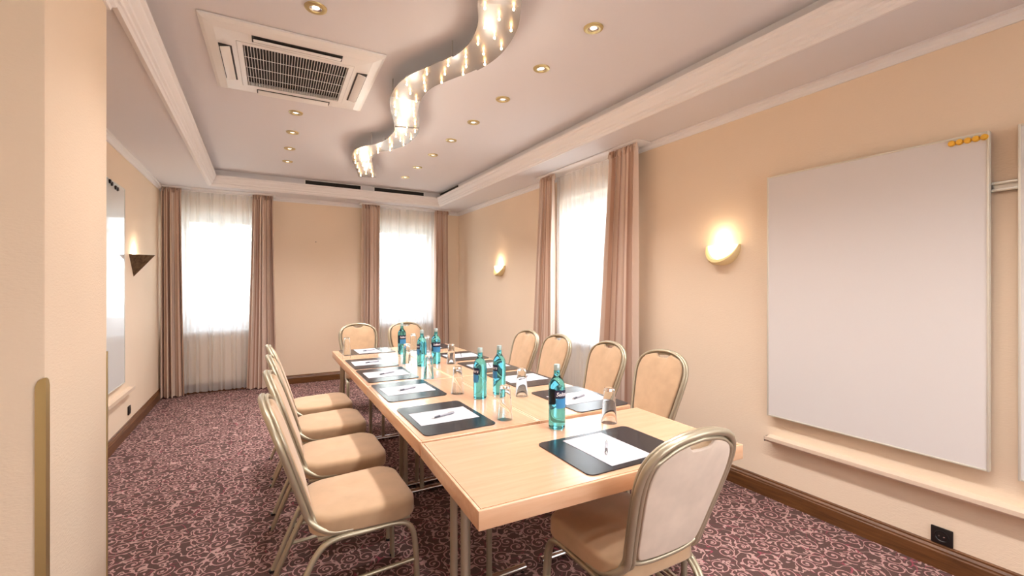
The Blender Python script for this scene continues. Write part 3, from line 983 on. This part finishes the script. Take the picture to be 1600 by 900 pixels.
# ------------------------------------------------------------------ chairs
def pillow_bm(outline, fmap, top, bot, rings_n=6, crown=0.12):
    """closed cushion from a 2D outline; fmap(x, y, h) -> 3D; top/bot = heights"""
    bm = bmesh.new()
    cx = sum(p[0] for p in outline) / len(outline); cy = sum(p[1] for p in outline) / len(outline)
    prof = [(0.0, None)]
    lev = []
    hh = top - bot
    rr = min(0.024, hh * 0.42)
    size = min(max(p[0] for p in outline) - cx, max(p[1] for p in outline) - cy)
    for k in range(4):       # lower rounding
        a = PI / 2 * k / 3; lev.append((1 - rr * 0.5 / size * (1 - math.sin(a)), bot + rr * 0.5 * (1 - math.cos(a))))
    for k in range(5):
        a = PI / 2 * k / 4; lev.append((1 - rr / size * (1 - math.cos(a)), top - rr * (1 - math.sin(a))))
    for f in (0.75, 0.5, 0.25): lev.append((f, top + crown * hh * (1 - f * f)))
    rings = [[bm.verts.new(fmap(cx + (x - cx) * f, cy + (y - cy) * f, h)) for x, y in outline] for f, h in lev]
    n = len(outline)
    for A, B in zip(rings, rings[1:]):
        for i in range(n): bm.faces.new((A[i], A[(i + 1) % n], B[(i + 1) % n], B[i]))
    c1 = bm.verts.new(fmap(cx, cy, top + crown * hh * 0.9)); c0 = bm.verts.new(fmap(cx, cy, bot))
    for i in range(n):
        bm.faces.new((rings[-1][i], rings[-1][(i + 1) % n], c1)); bm.faces.new((rings[0][(i + 1) % n], rings[0][i], c0))
    bmesh.ops.recalc_face_normals(bm, faces=bm.faces)
    return bm

def back_pt(w, t, n):
    """point of the leaning back: w across, t up along it, n towards the sitter"""
    lean = R(19.5)
    y = -0.205 - math.sin(lean) * t + math.cos(lean) * n + 0.30 * w * w * 0.9
    z = 0.475 + 1.055 * math.cos(lean) * t + math.sin(lean) * n
    return Vector((w, y, z))

def half_outline(inset=0.0, notch=False):
    hw = [(0.0, 0.168), (0.06, 0.176), (0.14, 0.189), (0.22, 0.202), (0.29, 0.210), (0.34, 0.209), (0.38, 0.198), (0.415, 0.172), (0.44, 0.132), (0.455, 0.085), (0.461, 0.04), (0.463, 0.0)]
    return hw

def make_chair():
    t = thing('banquet_chair', '', 'chair', group='beige banquet chairs round the table')
    # seat
    ol = []
    for x, y in rrect(0.445, 0.425, 0.085, 7):
        tf = 1.0 - 0.10 * (0.5 - y / 0.425)      # narrower at the back
        ol.append((x * tf, y + 0.015))
    def seat_map(x, y, h):
        d = math.hypot(x, y - 0.02)
        dimple = 0.013 * math.exp(-(d / 0.05) ** 2) if h > 0.45 else 0
        wob = 0.0025 * math.sin(x * 31 + y * 17) if h > 0.45 else 0
        return Vector((x, y, h - dimple + wob))
    smooth_by_angle(obj('seat', pillow_bm(ol, seat_map, 0.480, 0.400, crown=0.16), t, 'suede'), 60)
    box('seat_pan', (-0.19, -0.17, 0.385), (0.19, 0.20, 0.402), 'chair_metal', t, 0.004)
    # back cushion with a hand-hold notch at the top
    hw = half_outline()
    ins = 0.024
    right = [(w - ins, tt) for tt, w in hw if tt < 0.43]
    right = [(p.x, p.y) for p in spline([(a, b_, 0) for a, b_ in [(0.10, 0.015), (0.135, 0.022)] + [(w, max(tt, 0.05)) for w, tt in right[1:]]], 3)]
    top = [(0.108, 0.428), (0.080, 0.436), (0.062, 0.438), (0.052, 0.426), (0.040, 0.417), (0.0, 0.415)]
    pts = [(0.0, 0.012), (0.05, 0.012)] + right + top
    left = [(-x, y) for x, y in reversed(pts[1:-1])]
    olb = pts + left
    cu = pillow_bm(olb, lambda x, y, h: back_pt(x, y, h), 0.026, -0.012, crown=0.35)
    smooth_by_angle(obj('backrest', cu, t, 'suede'), 60)
    olr = [(x * 0.97, 0.22 + (y - 0.22) * 0.985) for x, y in olb]
    cu = pillow_bm(olr, lambda x, y, h: back_pt(x, y, -h), 0.018, 0.006, crown=0.1)
    smooth_by_angle(obj('back_panel', cu, t, 'suede_back'), 60)
    # back frame: two nested ridged tubes, running down into the seat rail
    def outline_path(off, n_off):
        side = [back_pt(w - off, tt, n_off) for tt, w in hw]
        low = [Vector((0.197 - off * 0.2, -0.040, 0.408 + off * 0.3)), Vector((0.194 - off * 0.5, -0.110, 0.412 + off)), Vector((0.186 - off * 0.8, -0.165, 0.436 + off * 0.5))]
        half = low + side[:-1]
        top_ = back_pt(0, 0.463 - off, n_off)
        half = half[:3] + [back_pt((w - off), tt - (off if tt > 0.40 else 0), n_off) for tt, w in hw[:-1]]
        mir = [Vector((-v.x, v.y, v.z)) for v in reversed(half)]
        return spline(half + [top_] + mir, 3)
    bf = tube('back_frame', outline_path(0.0, -0.006), 0.0125, 'chair_metal', t, 10)
    tube('frame_ridge', outline_path(0.017, -0.010), 0.0085, 'chair_metal', bf, 8)
    tube('frame_ridge', outline_path(0.004, 0.012), 0.0085, 'chair_metal', bf, 8)
    tube('lower_rail', spline([back_pt(-0.168, 0.03, -0.008), back_pt(-0.13, 0.006, -0.008), back_pt(-0.06, -0.004, -0.008), back_pt(0.06, -0.004, -0.008), back_pt(0.13, 0.006, -0.008), back_pt(0.168, 0.03, -0.008)], 4), 0.0085, 'chair_metal', bf, 8)
    # legs: arches bending into the rail under the seat, doubled tubes
    for sx in (-1, 1):
        def leg(path, nm='leg'):
            bm = bmesh.new()
            pp = spline(path, 5)
            bm_tube(bm, pp, 0.0115, 10)
            bm_tube(bm, [Vector((p.x - sx * 0.016, p.y, p.z - 0.002)) for p in pp], 0.0085, 8)
            return smooth_by_angle(obj(nm, bm, t, 'chair_metal'), 50)
        leg([(sx * 0.214, 0.225, 0.0), (sx * 0.212, 0.222, 0.15), (sx * 0.208, 0.214, 0.30), (sx * 0.205, 0.190, 0.365), (sx * 0.203, 0.135, 0.388), (sx * 0.202, 0.02, 0.388)])
        leg([(sx * 0.218, -0.335, 0.0), (sx * 0.214, -0.272, 0.15), (sx * 0.208, -0.208, 0.29), (sx * 0.205, -0.160, 0.362), (sx * 0.203, -0.10, 0.388), (sx * 0.202, 0.02, 0.388)])
        tube('stretcher', [(sx * 0.207, 0.216, 0.215), (sx * 0.209, -0.243, 0.200)], 0.0085, 'chair_metal', t, 8)
        for yy, zz in ((0.225, 0), (-0.335, 0)):
            lathe('foot_cap', [(0, 0), (0.014, 0), (0.014, 0.012), (0.0, 0.014)], 'black', t, 10).location = (sx * (0.214 if yy > 0 else 0.218), yy, zz)
    return t
chair0 = make_chair()
chairs = [
    (0.365, 2.08, -90, 'beige banquet chair with golden frame nearest the camera in the left row'),
    (0.385, 2.66, -91, 'second beige banquet chair from the camera in the left row'),
    (0.400, 3.27, -90, 'third beige banquet chair from the camera in the left row'),
    (0.405, 3.83, -89, 'farthest beige banquet chair in the left row'),
    (2.115, 2.16, 91, 'beige banquet chair nearest the whiteboard in the right row'),
    (2.105, 2.72, 88, 'beige banquet chair in front of the near right drape, second in the right row'),
    (2.045, 3.325, 90, 'third beige banquet chair in the right row, before the net curtain'),
    (2.010, 3.80, 91, 'farthest beige banquet chair in the right row'),
    (1.000, 5.13, 180, 'left beige banquet chair at the far end of the table'),
    (1.545, 5.05, 180, 'right beige banquet chair at the far end, partly behind bottles'),
    (1.215, 1.275, -1, 'beige banquet chair in the foreground seen from behind, at the near table end'),
]
for i, (x, y, a, lb) in enumerate(chairs):
    o = chair0 if i == 0 else copy_tree(chair0)
    o.location = (x, y, 0); o.rotation_euler = (0, 0, R(a)); o['label'] = lb

# ------------------------------------------------------------------ things on the tables
PADW, PADD = 0.485, 0.352
def make_pad():
    bm = bmesh.new(); bm_prism(bm, rrect(PADW, PADD, 0.028, 6), 0.0, 0.0045)
    o = smooth_by_angle(obj('desk_pad', bm, None, 'mat'), 30)
    return o
def make_paper():
    bm = bmesh.new(); bm_box(bm, (-0.105, -0.1485, 0), (0.105, 0.1485, 0.0012))
    o = obj('notepad', bm, None, 'paper')
    # small grey letterhead mark
    bm = bmesh.new()
    for k in range(5):
        a = R(30 + 30 * k)
        bm_prism(bm, [(0.004 * math.cos(a - 0.2), 0.004 * math.sin(a - 0.2)), (0.010 * math.cos(a), 0.010 * math.sin(a)), (0.004 * math.cos(a + 0.2), 0.004 * math.sin(a + 0.2))], 0, 0.0003)
    bm_box(bm, (-0.014, -0.004, 0), (0.014, -0.002, 0.0003))
    p = obj('letterhead', bm, o, 'ink'); p.location = (0.0, 0.125, 0.0012)
    return o
def make_pen():
    t = thing('pen', '', 'pen')
    def l(nm, prof, mt):
        o = lathe(nm, prof, mt, t, 12, 40); o.rotation_euler = (0, R(90), 0); o.location = (0, 0, 0.0055); return o
    l('barrel', [(0, -0.068), (0.003, -0.068), (0.0052, -0.062), (0.0052, 0.03), (0.0048, 0.045), (0, 0.045)], 'pen')
    l('grip', [(0.0054, 0.020), (0.0056, 0.024), (0.0054, 0.050), (0.0046, 0.054), (0.0, 0.054)], 'pen_dark')
    l('tip', [(0.0042, 0.054), (0.0012, 0.069), (0.0, 0.070)], 'chrome')
    box('clip', (-0.066, -0.002, 0.0105), (-0.030, 0.002, 0.0125), 'chrome', t)
    return t
pad0, paper0, pen0 = make_pad(), make_paper(), make_pen()
pads = [  # x, y, facing angle (deg), where, pen angle
    (0.795, 2.092, -90, 'at the nearest left seat', 195), (0.798, 2.73, -90, 'at the second left seat', 200), (0.803, 3.29, -90, 'at the third left seat', 200), (0.808, 3.825, -90, 'at the fourth left seat', 195),
    (1.600, 2.045, 90, 'at the nearest right seat', 200), (1.600, 2.665, 90, 'at the second right seat', 205), (1.603, 3.215, 90, 'at the third right seat', 70), (1.612, 3.79, 90, 'at the fourth right seat', 70),
    (0.915, 4.52, 180, 'at the far end on the left', 190), (1.530, 4.50, 180, 'at the far end on the right', 170),
    (1.228, 1.357, -1, 'before the foreground chair', 228),
]
for i, (x, y, a, lb, pa) in enumerate(pads):
    o = pad0 if i == 0 else copy_tree(pad0)
    q = paper0 if i == 0 else copy_tree(paper0)
    n_ = pen0 if i == 0 else copy_tree(pen0)
    z = TZ
    o.location = (x, y, z); o.rotation_euler = (0, 0, R(a)); tag(o, 'black leather desk pad ' + lb, 'desk pad', 'black desk pads')
    sh = -0.022 if i == 10 else 0.0
    q.location = (x + sh, y, z + 0.0045); q.rotation_euler = (0, 0, R(a + random.uniform(-1.5, 1.5))); tag(q, 'blank white paper sheet on the desk pad ' + lb, 'paper', 'white paper sheets')
    n_.location = (x + (-0.02 if i == 10 else 0.0) + random.uniform(-0.01, 0.01), y - 0.01, z + 0.0057); n_.rotation_euler = (0, 0, R(pa)); tag(n_, 'silver pen lying on the paper ' + lb, 'pen', 'silver pens')

# bottles
def wrap_text(body, size, radius, z, ang, th=0.0004):
    cu = bpy.data.curves.new('t', 'FONT'); cu.body = body; cu.size = size; cu.align_x = 'CENTER'; cu.align_y = 'CENTER'; cu.shear = 0.25; cu.offset = size * 0.018; cu.resolution_u = 3
    ob = bpy.data.objects.new('t', cu); C.objects.link(ob)
    bpy.context.view_layer.update()
    dg = bpy.context.evaluated_depsgraph_get()
    me = bpy.data.meshes.new_from_object(ob.evaluated_get(dg))
    bpy.data.objects.remove(ob); bpy.data.curves.remove(cu)
    bm = bmesh.new(); bm.from_mesh(me)
    bmesh.ops.triangulate(bm, faces=bm.faces)
    for v in bm.verts:
        a = ang + v.co.x / radius
        v.co = ((radius) * math.cos(a), radius * math.sin(a), z + v.co.y)
    bm.to_mesh(me); bm.free()
    return me
def patch(name, radius, a0, a1, z0, z1, mt, par, round_=0.0, n=18):
    bm = bmesh.new(); cols = []
    for k in range(n + 1):
        f = k / n; a = a0 + (a1 - a0) * f
        e = min(f, 1 - f) * (a1 - a0) * radius
        ins = 0.0
        if round_ and e < round_: ins = round_ - math.sqrt(max(0, round_ ** 2 - (round_ - e) ** 2))
        cols.append([bm.verts.new((rr * math.cos(a), rr * math.sin(a), zz)) for rr, zz in ((radius, z0 + ins), (radius, z1 - ins), (radius - 0.0008, z1 - ins), (radius - 0.0008, z0 + ins))])
    for A, B in zip(cols, cols[1:]):
        for q in range(4): bm.faces.new((A[q], B[q], B[(q + 1) % 4], A[(q + 1) % 4]))
    bm.faces.new(cols[0]); bm.faces.new(list(reversed(cols[-1])))
    bmesh.ops.remove_doubles(bm, verts=bm.verts, dist=1e-6)
    bmesh.ops.recalc_face_normals(bm, faces=bm.faces)
    return smooth_by_angle(obj(name, bm, par, mt), 40)
def make_bottle():
    t = thing('water_bottle', '', 'bottle', group='teal glass water bottles')
    rb = 0.0385
    lathe('bottle_glass', [(0.0, 0.004), (0.024, 0.002), (0.033, 0.0), (0.0375, 0.004), (rb, 0.012), (rb, 0.085), (rb - 0.0006, 0.09), (rb, 0.095), (rb, 0.186), (0.0375, 0.199), (0.0330, 0.214), (0.0245, 0.227), (0.0175, 0.236), (0.0150, 0.246), (0.0140, 0.262), (0.0134, 0.276), (0.0, 0.276)], 'bottle', t, 40, 30)
    lathe('cap', [(0.0, 0.293), (0.0128, 0.293), (0.0145, 0.290), (0.0148, 0.268), (0.0140, 0.2665), (0.0139, 0.2765)], 'cap', t, 24)
    R1 = rb + 0.0012
    lb = patch('label', R1, R(-58), R(58), 0.142, 0.180, 'label_navy', t, 0.008)
    obj('lettering', wrap_text('Selters', 0.0250, R1 + 0.0004, 0.161, 0.0), lb, 'lettering')
    patch('lower_label', R1, R(-50), R(50), 0.098, 0.141, 'label_blue', t, 0.004)
    patch('back_label', R1, R(140), R(220), 0.100, 0.172, 'label_teal', t, 0.004)
    return t
b0 = make_bottle()
bot = [(1.189, 1.673, -82, 'teal glass water bottle nearest the camera, its label turned right'), (1.111, 2.333, -180, 'teal water bottle mid table, left one of the middle pair'), (1.256, 2.368, -186, 'teal water bottle mid table, right one of the middle pair'),
       (1.137, 3.488, -186, 'teal water bottle, left of the two bottles toward the far end'), (1.279, 3.549, -95, 'teal water bottle, right of the two bottles toward the far end'), (1.174, 4.205, -85, 'teal water bottle farthest from the camera before the far right chair')]
for i, (x, y, a, lb) in enumerate(bot):
    o = b0 if i == 0 else copy_tree(b0)
    o.location = (x, y, TZ); o.rotation_euler = (0, 0, R(a)); o['label'] = lb
# tumblers set upside down
g0 = lathe('tumbler', [(0.0375, 0.0), (0.0385, 0.001), (0.0375, 0.004), (0.0300, 0.085), (0.0262, 0.135), (0.0255, 0.144), (0.0235, 0.147), (0.0, 0.1465), ][:], 'glass', None, 36, 30)
bm = bmesh.new()
bm_lathe(bm, [(0.0, 0.153), (0.0225, 0.152), (0.0247, 0.147), (0.0290, 0.095), (0.0366, 0.002), (0.0370, 0.0), (0.0379, 0.0), (0.0384, 0.0012), (0.0302, 0.095), (0.0262, 0.150), (0.0257, 0.160), (0.0240, 0.164), (0.0, 0.1635)], 36)
bmesh.ops.recalc_face_normals(bm, faces=bm.faces)
bm.to_mesh(g0.data); bm.free(); smooth_by_angle(g0, 35)
gl_ = [(1.453, 1.613, 'upturned clear tumbler beside the foreground desk pad on the right'), (1.043, 1.906, 'upturned clear tumbler left of the nearest bottle'), (1.347, 2.255, 'upturned clear tumbler by the second right desk pad'),
       (1.039, 2.499, 'upturned clear tumbler left of the middle pair of bottles'), (1.386, 3.473, 'upturned clear tumbler right of the farther bottles'), (1.027, 2.998, 'upturned clear tumbler in front of the farther bottles, near the third left pad'),
       (1.063, 3.656, 'upturned clear tumbler left behind the farther bottles'), (1.406, 4.137, 'upturned clear tumbler behind the farther bottles on the right'), (1.335, 4.365, 'upturned clear tumbler on the far table in front of the right end chair'), (0.697, 4.365, 'upturned clear tumbler on the far table corner in front of the left end chair')]
for i, (x, y, lb) in enumerate(gl_):
    o = g0 if i == 0 else copy_tree(g0)
    o.location = (x, y, TZ if i < 9 else TZ + 0.0045); tag(o, lb, 'glass', 'upturned tumblers')
